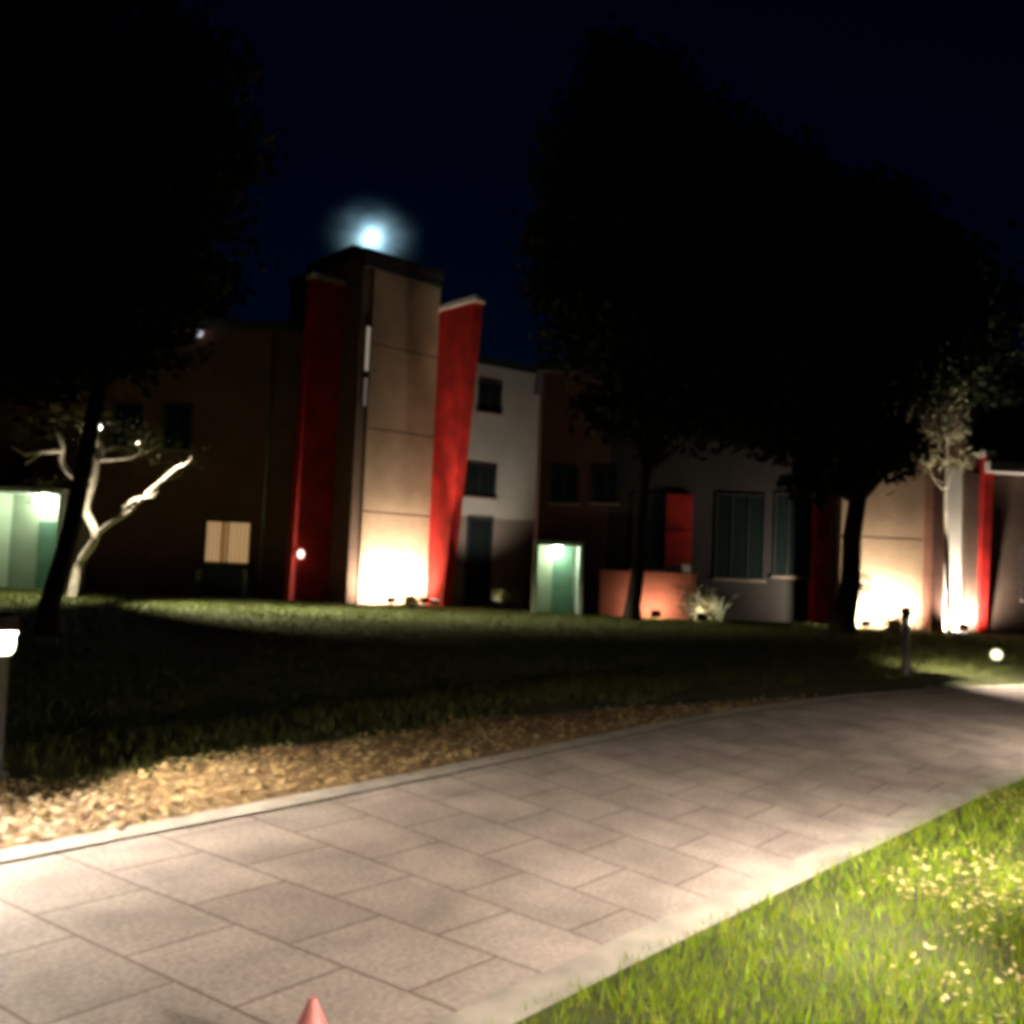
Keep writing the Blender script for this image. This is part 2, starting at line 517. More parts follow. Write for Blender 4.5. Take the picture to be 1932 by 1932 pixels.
# verge of short grass beyond the path at right
n = 52000
X = rng.uniform(-4, 9, n); Y = rng.uniform(3, 14, n)
l, r = lateral(np.stack([X, Y], 1))
wob = .16 * np.sin(X * 4.1) + .12 * np.sin(Y * 6.3 + 1)
edge = .05 * np.sin(X * 5.7) + np.where(rng.uniform(0, 1, n) < .05, .16, -.01)
keep = (l < edge) & (l > (-1.2 + wob) * np.clip((11.4 - Y) / 3.4, 0, 1)) & (rng.uniform(0, 1, n) < np.clip(1.6 - (Y - 3) / 7, .08, 1))
o = leaves_flat('fallen_leaves', X[keep], Y[keep], .033, dead_m, .045)
tag(o, 'strip of golden brown fallen leaves along the left edge of the path', 'leaves', kind='stuff')
n = 2600
X = rng.uniform(0, 7, n); Y = rng.uniform(1.5, 7.5, n)
l, r = lateral(np.stack([X, Y], 1))
d2 = 1.3 * np.exp(-((X - 2.6) ** 2 / .30 + (Y - 4.6) ** 2 / .12)) + .3 * np.exp(-((X - 2.2) ** 2 / .5 + (Y - 3.35) ** 2 / .25)) + .8 * np.exp(-((X - 3.9) ** 2 / .5 + (Y - 6.3) ** 2 / .2)) + .008
keep = (r > .1) & (rng.uniform(0, 1, n) < d2)
nk = X[keep]; yk = Y[keep]
rep = 11
Xr = np.repeat(nk, rep) + rng.normal(0, .10, len(nk) * rep); Yr = np.repeat(yk, rep) + rng.normal(0, .07, len(nk) * rep)
l, r = lateral(np.stack([Xr, Yr], 1)); k2 = r > .05
o = leaves_flat('scattered_leaves', Xr[k2], Yr[k2], .016, dry_m, .07)
tag(o, 'pale dry yellow leaves scattered over the green grass at right', 'leaves', kind='stuff')

# ------------------------------------------------------------------ trees
def limb_chain(p, d, length, r0, r1, segs=5, wob=.18, up=.1):
    pts = [Vector(p)]; rad = [r0]
    d = Vector(d).normalized()
    for i in range(segs):
        d = (d + Vector((random.gauss(0, wob), random.gauss(0, wob), random.gauss(0, wob * .6) + up))).normalized()
        pts.append(pts[-1] + d * (length / segs))
        rad.append(r0 + (r1 - r0) * (i + 1) / segs)
    return pts, rad

def crown_mesh(name, blobs, nleaf, size, m, parent, droop=.2):
    """leaf cards in clumps: blobs = (centre, radius xyz)"""
    vols = np.array([b[1][0] * b[1][1] * b[1][2] for b in blobs]) ** .75
    cnt = np.maximum(1, (nleaf * vols / vols.sum())).astype(int)
    P = []
    for (c, rd), k in zip(blobs, cnt):
        ncl = max(4, k // 26)
        u = rng.normal(0, 1, (ncl, 3)); u /= np.linalg.norm(u, axis=1)[:, None]
        rr = rng.uniform(.25, 1, ncl) ** .45
        cc = np.array(c) + u * rr[:, None] * np.array(rd)
        q = np.repeat(cc, 26, 0) + rng.normal(0, 1, (ncl * 26, 3)) * np.array([.34, .34, .24]) * (np.array(rd).mean() / 1.4) ** .5
        P.append(q)
    P = np.concatenate(P)
    n = len(P)
    a = rng.normal(0, 1, (n, 3)); a /= np.linalg.norm(a, axis=1)[:, None]
    b = np.cross(a, rng.normal(0, 1, (n, 3))); b /= np.linalg.norm(b, axis=1)[:, None]
    a[:, 2] -= droop
    s = (size * rng.uniform(.6, 1.35, n))[:, None]
    V = np.empty((n, 4, 3))
    V[:, 0] = P - a * s; V[:, 1] = P - b * s * .45; V[:, 2] = P + a * s; V[:, 3] = P + b * s * .45
    return np_mesh(name, V.reshape(-1, 3), np.arange(n * 4).reshape(n, 4), m, parent)

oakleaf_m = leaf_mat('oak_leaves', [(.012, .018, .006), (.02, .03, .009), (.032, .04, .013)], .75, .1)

def big_tree(name, label, base, lean, r0, blobs, nleaf, size):
    t = thing(name, label, 'tree', base, 0, None)
    mb = MB()
    B = Vector(base)
    top = Vector(lean)
    pts = [Vector((0, 0, -.1)), Vector((0, 0, .25)) + top * .03, top * .35 + Vector((.05, 0, 0)), top * .7 + Vector((-.03, .05, 0)), top]
    mb.tube(pts, [r0 * 1.55, r0 * 1.12, r0 * .95, r0 * .88, r0 * .8], 12)
    mb.build('trunk', M['bark'], t)
    lm = MB()
    loc_blobs = [((Vector(c) - B), rd) for c, rd in blobs]
    extra = []
    for c, rd in loc_blobs:
        for _ in range(3):
            u = Vector((random.gauss(0, 1), random.gauss(0, .6), random.gauss(.1, .9))).normalized()
            k = random.uniform(.95, 1.25)
            q = random.uniform(.28, .45)
            extra.append((c + Vector((u.x * rd[0] * k, u.y * rd[1] * k, u.z * rd[2] * k)), (rd[0] * q, rd[1] * q, rd[2] * q * .8)))
    for c, rd in loc_blobs:
        d = c - top
        mid = top + d * .5 + Vector((random.gauss(0, .25), random.gauss(0, .25), -.12 * d.length))
        ch = catmull([top - Vector((0, 0, .15)), mid, c], 4)
        k = len(ch)
        lm.tube(ch, [r0 * .5 * (1 - .78 * i / (k - 1)) for i in range(k)], 7)
        for _ in range(4):
            v = Vector((random.gauss(0, 1), random.gauss(0, 1), random.gauss(.2, .7))).normalized()
            p, rr = limb_chain(ch[random.randint(k // 2, k - 1)], v, max(rd) * .9, r0 * .14, r0 * .03, 4)
            lm.tube(p, rr, 5)
    lm.build('limbs', M['bark'], t)
    crown_mesh('crown', [(tuple(c), rd) for c, rd in loc_blobs + extra], nleaf, size, oakleaf_m, t)
    return t

def blob(px, py, Y, rpx, rz=None, ry=None):
    c = at(px, py, Y)
    r = rpx / F * Y
    return (tuple(c), (r, ry or r, (rz / F * Y) if rz else r * .85))

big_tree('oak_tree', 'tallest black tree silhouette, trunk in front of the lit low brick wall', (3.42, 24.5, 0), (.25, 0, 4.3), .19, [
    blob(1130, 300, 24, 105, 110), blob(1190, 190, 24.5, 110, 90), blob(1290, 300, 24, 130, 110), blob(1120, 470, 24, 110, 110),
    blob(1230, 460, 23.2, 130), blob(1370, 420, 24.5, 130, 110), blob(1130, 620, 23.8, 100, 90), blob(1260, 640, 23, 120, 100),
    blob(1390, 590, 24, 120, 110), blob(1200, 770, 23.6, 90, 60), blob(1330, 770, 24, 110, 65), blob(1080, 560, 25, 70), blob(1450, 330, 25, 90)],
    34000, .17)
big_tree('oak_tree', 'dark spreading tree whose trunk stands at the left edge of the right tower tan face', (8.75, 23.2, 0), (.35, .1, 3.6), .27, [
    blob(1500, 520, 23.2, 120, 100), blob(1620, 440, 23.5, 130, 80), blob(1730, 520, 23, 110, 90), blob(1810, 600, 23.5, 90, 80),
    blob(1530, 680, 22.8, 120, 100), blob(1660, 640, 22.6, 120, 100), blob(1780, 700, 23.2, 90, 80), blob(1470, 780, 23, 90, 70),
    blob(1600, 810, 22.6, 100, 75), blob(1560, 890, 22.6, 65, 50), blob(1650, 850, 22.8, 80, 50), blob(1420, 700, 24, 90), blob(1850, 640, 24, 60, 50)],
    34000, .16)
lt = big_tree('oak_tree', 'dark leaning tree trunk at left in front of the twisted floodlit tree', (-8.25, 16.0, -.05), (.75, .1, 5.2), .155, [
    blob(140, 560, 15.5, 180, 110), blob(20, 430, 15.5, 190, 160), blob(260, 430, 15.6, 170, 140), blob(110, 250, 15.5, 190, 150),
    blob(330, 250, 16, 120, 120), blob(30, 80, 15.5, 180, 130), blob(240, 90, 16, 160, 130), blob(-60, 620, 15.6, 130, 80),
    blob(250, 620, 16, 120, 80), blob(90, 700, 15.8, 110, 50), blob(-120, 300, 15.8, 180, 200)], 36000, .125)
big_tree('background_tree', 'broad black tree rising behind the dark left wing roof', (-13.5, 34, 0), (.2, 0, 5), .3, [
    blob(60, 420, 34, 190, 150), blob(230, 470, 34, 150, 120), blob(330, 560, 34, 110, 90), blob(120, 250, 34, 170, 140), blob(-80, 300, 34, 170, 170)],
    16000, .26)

# twisted pale tree, floodlit, left
YT = 23.6
t = thing('twisted_tree', 'twisted pale bare limbed tree floodlit beside the left porch', 'tree', tuple(gp(140, 1128)), 0)
t.location = (at(140, 1128, YT).x, YT, 0)
off = Vector(t.location)
def tp(px, py, dy=0):
    return at(px, py, YT + dy) - off
mb = MB()
tr = catmull([tp(132, 1140), tp(150, 1065, .1), tp(180, 1012, -.1), tp(163, 962, .15), tp(178, 905, 0), tp(184, 862, -.1)], 6)
mb.tube(tr, [.135 - .065 * i / (len(tr) - 1) for i in range(len(tr))], 10)
mb.build('trunk', M['palebark'], t)
def branch(pts, r0, r1):
    r0 *= .8; r1 *= .6
    c = catmull(pts, 5)
    MB().tube(c, [r0 + (r1 - r0) * i / (len(c) - 1) for i in range(len(c))], 8).build('branch', M['palebark'], t)
branch([tp(176, 1015), tp(205, 990, -.2), tp(245, 965, -.3), tp(285, 925, -.2), tp(335, 882, -.4)], .10, .06)
branch([tp(222, 978, -.25), tp(250, 945, -.35), tp(285, 938, -.25)], .05, .045)
branch([tp(184, 868), tp(215, 866, -.1), tp(250, 862, -.2), tp(268, 850, -.3)], .09, .04)
branch([tp(184, 862), tp(205, 846, .1), tp(240, 845, -.1), tp(262, 858, -.2)], .08, .04)
branch([tp(184, 866), tp(190, 845, 0), tp(176, 822, -.1), tp(158, 818, -.1), tp(150, 800, -.1)], .13, .06)
branch([tp(180, 835, -.1), tp(182, 815, -.2), tp(192, 798, -.25)], .10, .08)
branch([tp(178, 905), tp(140, 900, .2), tp(118, 872, .3), tp(118, 838, .2), tp(110, 815, .2)], .10, .10)
branch([tp(117, 850, .2), tp(85, 852, .1), tp(45, 858, 0)], .09, .085)
for k in range(16):
    q = [(335, 882, -.4), (300, 908, -.3), (268, 850, -.3), (262, 858, -.2), (192, 800, -.25), (152, 802, -.1), (48, 858, 0), (48, 875, 0), (110, 818, .2), (285, 938, -.25), (240, 850, -.1), (230, 955, -.3)][k % 12]
    p0 = tp(q[0], q[1], q[2])
    sgn = 1 if q[0] > 140 else -1
    pts_, _ = limb_chain(p0 - Vector((.02 * sgn, 0, .01)), (sgn * random.uniform(.4, 1), random.gauss(-.1, .4), random.uniform(-.1, .7)), random.uniform(.35, .75), .02, .008, 4, .3)
    branch(pts_, .03, .012)
branch([tp(75, 856, .1), tp(60, 868, 0), tp(48, 875, 0)], .05, .03)
olive_m = leaf_mat('olive_leaves', [(.05, .055, .018), (.08, .085, .03), (.11, .11, .045)], .6, .2)
crown_mesh('crown', [(tuple(tp(60, 815, .4)), (.8, .6, .35)), (tuple(tp(230, 830, .4)), (1.0, .7, .45)), (tuple(tp(320, 860, .2)), (.8, .6, .45)), (tuple(tp(150, 780, .3)), (.9, .6, .3)), (tuple(tp(90, 905, .3)), (.5, .4, .25))],
           1500, .055, olive_m, t)

# slender young tree in front of the right hand bay
YS = 22.6
sx = at(1787, 1215, YS).x
t = thing('slender_tree', 'slender young tree with lit leaves at its top before the right white bay', 'tree', (sx, YS, 0))
off = Vector((sx, YS, 0))
tr = catmull([at(1790, 1215, YS) - off, at(1788, 1080, YS) - off, at(1784, 960, YS) - off, at(1786, 880, YS) - off, at(1792, 750, YS) - off], 5)
lm = MB().tube(tr, [.065 - .035 * i / (len(tr) - 1) for i in range(len(tr))], 8)
for k in range(9):
    p0 = tr[random.randint(len(tr) - 9, len(tr) - 2)]
    p, rr = limb_chain(p0, (random.gauss(0, 1), random.gauss(0, .7), .5), .7, .018, .006, 4)
    lm.tube(p, rr, 5)
lm.build('trunk', M['palebark'], t)
young_m = leaf_mat('young_leaves', [(.26, .23, .13), (.36, .33, .22), (.16, .16, .08)], .5, .25)
crown_mesh('crown', [(tuple(at(1795, 755, YS) - off), (.30, .3, .32)), (tuple(at(1788, 820, YS - .1) - off), (.32, .3, .35)), (tuple(at(1765, 870, YS) - off), (.33, .3, .22)), (tuple(at(1815, 865, YS) - off), (.28, .3, .2)), (tuple(at(1750, 800, YS + .1) - off), (.3, .3, .3))],
           900, .075, young_m, t)

def shrub(name, label, loc, r, h, n, m, size=.06, group=None, spread=1.0):
    t = thing(name, label, 'shrub', loc, random.uniform(0, 6), group)
    lm = MB()
    for k in range(9):
        a = k / 9 * 2 * PI
        p, rr = limb_chain((0, 0, -.03), (math.cos(a) * .7, math.sin(a) * .7, 1), h * .8, .014, .005, 4, .15)
        lm.tube(p, rr, 5)
    lm.build('stems', M['bark'], t)
    crown_mesh('crown', [((0, 0, h * .55), (r, r, h * .42)), ((r * .5, .05, h * .4), (r * .6, r * .6, h * .35)), ((-r * .5, 0, h * .35), (r * .6, r * .6, h * .33))], n, size, m, t)
    return t

shrub_m = leaf_mat('shrub_leaves', [(.06, .07, .025), (.11, .11, .04), (.16, .15, .06)], .55, .2)
tanshrub_m = leaf_mat('pale_shrub_leaves', [(.30, .26, .13), (.40, .34, .19), (.22, .22, .12), (.5, .47, .33)], .5, .2)

# ------------------------------------------------------------------ lamps
def add_light(kind, name, parent, loc, energy, col, target=None, size=None, radius=.05, blend=.3):
    l = bpy.data.lights.new(name, kind)
    l.energy = energy; l.color = col
    if kind == 'SPOT':
        l.spot_size = math.radians(size); l.spot_blend = blend
    l.shadow_soft_size = radius
    o = bpy.data.objects.new(name, l); C.objects.link(o)
    o.parent = parent
    o.location = loc
    if target is not None:
        d = Vector(target) - Vector(loc)
        o.rotation_euler = d.to_track_quat('-Z', 'Y').to_euler()
    return o

def floodlight(label, loc, target, energy, size=120, col=(1, .86, .66), blend=.5, group='ground floodlights'):
    """small box floodlight on a spike; target in world space"""
    loc = Vector(loc); d = Vector(target) - loc
    rz = math.atan2(d.y, d.x) - PI / 2
    t = thing('floodlight', label, 'floodlight', loc, rz, group)
    h = math.hypot(d.x, d.y)
    MB().lathe([(0, 0), (.012, 0), (.02, .06), (.02, .10), (0, .10)], 8).build('spike', M['black'], t)
    el = math.atan2(d.z - .17, h)
    hb = MB()
    hb.box(-.13, .13, -.05, .04, -.085, .085)
    for k in range(5):
        hb.box(-.11 + k * .05, -.098 + k * .05, -.075, -.051, -.07, .07)
    ho = hb.build('housing', M['black'], t, .008)
    ho.location = (0, 0, .19); ho.rotation_euler = (el, 0, 0)
    MB().box(-.112, .112, .0425, .046, -.07, .07).build('lens', M['floodlens'], ho)
    add_light('SPOT', 'flood_lamp', t, (0, .10 * math.cos(el), .19 + .10 * math.sin(el)), energy, col,
              (0, h, d.z), size, .06, blend)
    return t

BOLL_R = .034
def bollard(label, loc, face, energy, first=[None]):
    if first[0] is None:
        t = thing('bollard_light', label, 'bollard light', loc, face, 'bollard lights along the path')
        MB().lathe([(0, 0), (.10, 0), (.10, .012), (.06, .018), (0, .018)], 20).build('base_plate', M['steel'], t)
        MB().lathe([(.055, .018), (.055, .78), (.06, .785), (.06, .80), (0, .80)], 20).build('post', M['steel'], t)
        # half shade: closed at the back (local -x), open to the path (local +x)
        MB().lathe([(.085, .88), (.085, 1.052)], 18, PI * .40, 2 * PI - PI * .40).build('shade', M['black'], t)
        MB().lathe([(0, 1.045), (.095, 1.045), (.095, 1.062), (.05, 1.08), (0, 1.085)], 20).build('cap', M['black'], t)
        MB().lathe([(.093, .958), (.093, 1.052)], 16, -PI * .42, PI * .42).build('hood', M['black'], t)  # front hood added to keep lamp spill off the buildings
        MB().lathe([(.0605, .805), (.074, .825), (.082, .855), (.082, .895), (.074, .93), (.0605, .95)], 14, -PI * .4, PI * .4).build('lens', M['bolllens'], t)
        MB().lathe([(.052, .80), (.06, .804), (.06, .945), (0, .945)], 16).build('collar', M['steel'], t)
        pr = [(max(1e-4, BOLL_R * math.sin(PI * k / 12)), -BOLL_R * math.cos(PI * k / 12)) for k in range(13)]
        MB().lathe(pr, 20, loc=(-.012, 0, .992)).build('lamp', M['bulb'], t)
        first[0] = t
    else:
        t = copy_thing(first[0], label)
        t.location = loc; t.rotation_euler = (0, 0, face)
    L_ = energy / (4 * PI ** 2 * BOLL_R ** 2)
    for ch in t.children:
        if ch.name.startswith('lamp'):
            ch.data = ch.data.copy()
            m = emit_mat('warm_bollard_lamp', (1, .86, .68), L_)
            ch.data.materials[0] = m
    return t
toward_right = math.atan2(-.69, .72)    # from the lawn side towards the path
toward_left = math.atan2(.69, -.72)
bollard('lit bollard at the left frame edge behind the leaf strip', (-3.36, 5.95, 0), toward_right, 2000)
bollard('lone bollard post standing where the path bends out of view', (6.3, 14.05, 0), math.radians(-2), 2600)
bollard('bollard on the near right grass lighting the path edge', (2.85, 3.45, 0), math.radians(118), 2500)
bollard('bollard on the lawn side of the path beside the photographer', (-4.7, 4.2, 0), toward_right, 1300)
bollard('added unseen bollard brightening the near right grass', (1.45, 1.7, 0), math.radians(112), 1000)  # extra lamp out of view, added to brighten the near grass and path

bollard('added unseen bollard brightening the far path toward the bend', (6.3, 7.3, 0), math.radians(125), 900)  # extra lamp out of view, added to lift the dim far path

# low globe light in the grass, right
pb = at(1880, 1238, 16)
t = thing('globe_light', 'small round glowing garden light in grass beyond the path at right', 'garden light', (pb.x, pb.y, 0))
MB().lathe([(0, 0), (.05, 0), (.05, .02), (.025, .03), (.025, .12), (.05, .13), (0, .13)], 14).build('stem', M['black'], t)
pr = [(max(1e-4, .10 * math.sin(PI * k / 12)), -.10 * math.cos(PI * k / 12)) for k in range(13)]
MB().lathe(pr, 18, loc=(0, 0, .22)).build('globe', emit_mat('warm_globe', (1, .92, .55), 2.2), t)

def wall_lamp(label, loc, rz, m, r=.10):
    t = thing('wall_lamp', label, 'wall lamp', loc, rz, 'wall lamps')
    MB().box(-.05, .05, -.03, 0, -.09, .09).build('bracket', M['black'], t, .005)
    pr = [(max(1e-4, r * math.sin(PI * k / 10)), -r * 1.3 * math.cos(PI * k / 10)) for k in range(11)]
    MB().lathe(pr, 14, loc=(0, -.03 - r, 0)).build('globe', m, t)
    return t

# ------------------------------------------------------------------ building pieces (all in local coords of their thing)
def window(parent, x0, x1, z0, z1, y, fm, pm, nx=2, nz=1, fw=.06):
    """frame proud of the wall plane at y, panes inside"""
    mb = MB()
    mb.box(x0, x0 + fw, y - .05, y + .02, z0, z1).box(x1 - fw, x1, y - .05, y + .02, z0, z1)
    mb.box(x0 + fw, x1 - fw, y - .05, y + .02, z0, z0 + fw).box(x0 + fw, x1 - fw, y - .05, y + .02, z1 - fw, z1)
    for k in range(1, nx):
        xx = x0 + (x1 - x0) * k / nx
        mb.box(xx - fw * .4, xx + fw * .4, y - .045, y + .02, z0 + fw, z1 - fw)
    f = mb.build('window', fm, parent)
    MB().box(x0 + fw, x1 - fw, y - .012, y - .004, z0 + fw, z1 - fw).build('pane', pm, f)
    MB().box(x0 - .05, x1 + .05, y - .10, y - .002, z0 - .06, z0 - .002).build('sill', M['taupe'], f)
    return f

def fin(parent, prof_b, prof_t, zt, m=None):
    o = MB().prism([(x, y, -.1) for x, y in prof_b], [(x, y, zt) for x, y in prof_t]).build('fin_wall', M['red'], parent)
    cx = sum(p[0] for p in prof_t) / 4; cy = sum(p[1] for p in prof_t) / 4
    e = lambda p: (cx + (p[0] - cx) + math.copysign(.04, p[0] - cx), cy + (p[1] - cy) + math.copysign(.04, p[1] - cy))
    MB().prism([(*e(p), zt + .003) for p in prof_t], [(*e(p), zt + .17) for p in prof_t]).build('fin_cap', M['cap'], o)
    return o

# --- tower 1
a1 = math.radians(42)
A1 = Vector((-4.69, 26.0, 0))
tw = thing('stair_tower', 'tall stair tower with floodlit tan face and red fin walls beneath the moon', 'tower', A1, a1)
W1, D1, H1 = 2.84, 4.6, 10.35
mb = MB()
mb.box(0, W1, .30, D1, -.1, H1)
mb.build('wall', M['darkbrick'], tw)
fp = MB()
zs = [-.1, 2.75, 5.25, 7.8, 10.05]
for i in range(4):
    fp.box(.36, W1, 0, .298, zs[i] + (.02 if i else 0), zs[i + 1] - .02)
fp.build('facing_panel', M['tan'], tw)
MB().box(.0, .355, .06, .298, -.1, 10.05).build('corner_pier', M['brownbrick'], tw)
MB().box(-.05, W1 + .06, -.08, D1 + .06, H1 + .003, H1 + .22).box(-.02, .9, .7, 3.6, H1 + .22, H1 + .5).build('roof', M['roof'], tw)
MB().box(-.02, W1, -.06, .29, 10.055, H1 - .002).build('fascia', M['roof'], tw)
for z0, z1, m in ((6.90, 8.30, 'slitglow'), (5.85, 6.75, 'slitglow_low')):
    f = MB().box(.16, .19, .02, .058, z0, z1).box(.33, .353, .02, .058, z0, z1).box(.19, .33, .02, .058, z0, z0 + .03).box(.19, .33, .02, .058, z1 - .03, z1).build('slit_window', M['frame'], tw)
    MB().box(.19, .33, .045, .056, z0 + .03, z1 - .03).build('pane', M[m], f)
fin(tw, [(-1.30, 1.1), (-.003, 1.1), (-.003, 1.47), (-1.30, 1.47)], [(-1.08, 1.1), (-.003, 1.1), (-.003, 1.47), (-1.08, 1.47)], 9.65)
fin(tw, [(W1 + .003, -.85), (W1 + .36, -.85), (W1 + .36, D1 * .5), (W1 + .003, D1 * .5)], [(W1 + .003, -1.75), (W1 + .36, -1.75), (W1 + .36, D1 * .5), (W1 + .003, D1 * .5)], 9.3)
# left side face windows (dark)
for z0 in (1.2, 4.2, 7.2):
    f = MB().box(-.05, -.004, 2.2, 3.4, z0, z0 + 1.4).build('window', M['frame'], tw)
    MB().box(-.062, -.052, 2.28, 3.32, z0 + .08, z0 + 1.32).build('pane', M['glass'], f)

def loc2w(o, p):
    return Matrix.Translation(o.location) @ Matrix.Rotation(o.rotation_euler.z, 4, 'Z') @ Vector(p)

for fx, lab in ((.95, 'ground floodlight at the tall tower foot, nearer its corner pier'), (2.15, 'ground floodlight at the tall tower foot, nearer the flared red fin')):
    floodlight(lab, loc2w(tw, (fx, -.86, 0)), loc2w(tw, (fx, 0.0, .75)), 1250, 146, blend=1.0)
floodlight('narrow floodlight shining up the inner side of the flared red fin', loc2w(tw, (W1 - .85, -1.55, 0)), loc2w(tw, (W1, -1.30, 5.4)), 2600, 26, blend=1.0)  # extra lamp without a known fixture, added to brighten the fin
shrub('low_shrub', 'small dark shrub silhouetted against the white foot of the tall tower', loc2w(tw, (1.55, -1.05, 0)), .28, .36, 420, shrub_m, .05)
wl = at(597, 1047, 25.35)
wall_lamp('pink white globe lamp low on the left red fin of the tall tower', loc2w(tw, (-1.06, 1.095, wl.z)), a1, M['walllamp'], .10)

# --- left wing
YW = 27.4
lw = thing('brick_wing', 'dark brick wing with curtained lit window left of the tall tower', 'building', (-18, YW, 0))
def lx(px, py, Y=YW): 
    p = at(px, py, Y); return p.x + 18, p.z
MB().box(0, 12.3, 0, 5, -.1, 8.3).build('wall', M['darkbrick'], lw)
MB().box(-.3, 12.4, -.3, 5.3, 8.303, 8.55).build('roof', M['roof'], lw)
(wx0, wz1) = lx(388, 980); (wx1, wz0) = lx(472, 1066)
f = window(lw, wx0, wx1, wz0, wz1, 0, M['frame'], M['glass'], 2, 1, .05)
cm = MB(); cd = MB()
N = 40
for i in range(N):
    u0 = wx0 + .07 + (wx1 - wx0 - .14) * i / N; u1 = wx0 + .07 + (wx1 - wx0 - .14) * (i + .98) / N
    mid = abs((i + .5) / N - .40)
    yy = -.020 - .006 * math.sin(i * 1.3)
    (cd if (mid < .05 or (mid < .1 and i % 2)) else cm).box(u0, u1, yy, yy + .003, wz0 + .06, wz1 - .06)
cm.build('curtain', M['curtainglow'], f); cd.build('curtain_fold', M['curtainglow2'], f)
for px in (250, 345):
    (x0, z1) = lx(px - 35, 760); (x1, z0) = lx(px + 15, 850)
    window(lw, x0, x1, z0, z1, 0, M['frame'], M['glass'], 2)
dx, dz = lx(497, 1000)
MB().tube([(dx, -.06, 0), (dx, -.06, 8.2)], [.05, .05], 10).box(dx - .07, dx + .07, -.12, -.002, 2.5, 2.53).box(dx - .07, dx + .07, -.12, -.002, 5.5, 5.53).build('downpipe', M['steel'], lw)
# air conditioner unit under the window
ax, az = lx(432, 1100)
t = thing('low_cabinet', 'dark cabinet with pale sides standing below the curtained lit window', 'cabinet', (ax - 18, YW - .45, 0))
MB().box(-.62, .62, -.28, .28, .06, .95).build('body', M['frame'], t, .02)
MB().box(-.78, -.63, -.30, .30, 0, .80).build('side_panel', M['steel'], t, .01)
MB().box(.63, .76, -.30, .30, 0, .88).build('side_panel', M['steel'], t, .01)
MB().box(-.66, .66, -.31, .31, .953, 1.0).build('lid', M['black'], t, .01)
wl = at(380, 630, YW)
wall_lamp('faint small lamp high on the dark left wing', (wl.x, YW - .005, wl.z), 0, M['dimlamp'], .11)

def porch(parent, x0, x1, y0, dep, h, energy, door_x0, door_x1):
    """projecting porch: side walls, roof slab, back wall with door, ceiling lamp. front at y0 (towards camera), depth dep"""
    MB().box(x0, x1, y0, y0 + dep, h + .003, h + .14).build('canopy', M['whiteframe'], parent)
    MB().box(x1 - .12, x1, y0, y0 + dep - .013, -.1, h).build('side_wall', M['whiteframe'], parent)
    MB().box(x0, x0 + .12, y0, y0 + dep - .013, -.1, h).build('side_wall', M['greenwall'], parent)
    MB().box(x0 + .122, x1 - .122, y0 + dep - .10, y0 + dep - .013, -.1, h).build('back_wall', M['greenwall'], parent)
    d = MB().box(door_x0, door_x1, y0 + dep - .15, y0 + dep - .102, 0, 2.05).build('door', M['greendoor'], parent)
    MB().box(door_x1 - .14, door_x1 - .10, y0 + dep - .20, y0 + dep - .152, .95, 1.10).build('handle', M['steel'], d)
    cx = (x0 + x1) / 2
    l = MB().lathe([(0, 0), (.10, .0), (.13, .05), (.13, .09), (0, .09)], 16, loc=(cx, y0 + dep - .40, h - .095)).build('ceiling_lamp', M['porchlamp'], parent)
    add_light('POINT', 'porch_lamp', parent, (cx, y0 + dep - .40, h - .22), energy, (.84, 1, .76), radius=.08)

# left porch
x0, z1 = lx(-40, 925, 25.7); x1, _ = lx(122, 925, 25.7)
pl = thing('porch', 'bright green lit entrance porch at the left frame edge', 'porch', (-18, YW, 0), 0, 'lit porches')
porch(pl, x0, x1, -1.75, 1.74, z1, 90, x0 + 1.0, x1 - .45)

# --- pale wing between tower and middle wing
pa = math.atan2(1.5, 2.25)
P0 = Vector((-3.0, 27.85, 0))
pw = thing('pale_wing', 'pale rendered upper wall with dark windows just right of the tall red fin', 'building', P0, pa)
MB().box(0, 6.2, .06, 5, -.1, 2.85).build('ground_wall', M['taupe'], pw)
MB().box(0, 6.2, 0, 5, 2.853, 7.9).build('wall', M['pale'], pw)
MB().box(-.2, 6.4, -.15, 5.2, 7.903, 8.15).build('roof', M['roof'], pw)
def plane_x(px, py, o, a, yoff=0):
    """intersect pixel ray with the local y=yoff plane of a thing -> (x, z) local"""
    d = ray(px, py); n = Vector((-math.sin(a), math.cos(a), 0)); e = Vector((0, 0, EYE))
    tt = (n.dot(o - e) + yoff) / n.dot(d)
    p = e + d * tt
    return (p - o).dot(Vector((math.cos(a), math.sin(a), 0))), p.z
for (ax_, ay_, bx_, by_) in ((903, 718, 944, 782), (872, 872, 934, 940)):
    u0, v1 = plane_x(ax_, ay_, P0, pa); u1, v0 = plane_x(bx_, by_, P0, pa)
    window(pw, u0, u1, v0, v1, 0, M['frame'], M['glass'], 2, 1, .05)
u0, v1 = plane_x(884, 952, P0, pa); u1, v0 = plane_x(925, 1130, P0, pa)
dd = MB().box(u0, u1, .0, .056, 0, v1 - .3).build('door', M['frame'], pw)
MB().box(u0 + .1, u1 - .1, -.012, -.002, .2, v1 - .5).build('pane', M['glass'], dd)
floodlight('small floodlight on the lawn behind the tall red fin facing the pale wall', Vector((-.35, 26.9, 0)), loc2w(pw, (2.7, 0, 5.4)), 420, 84, (1, .92, .80), 1.0)

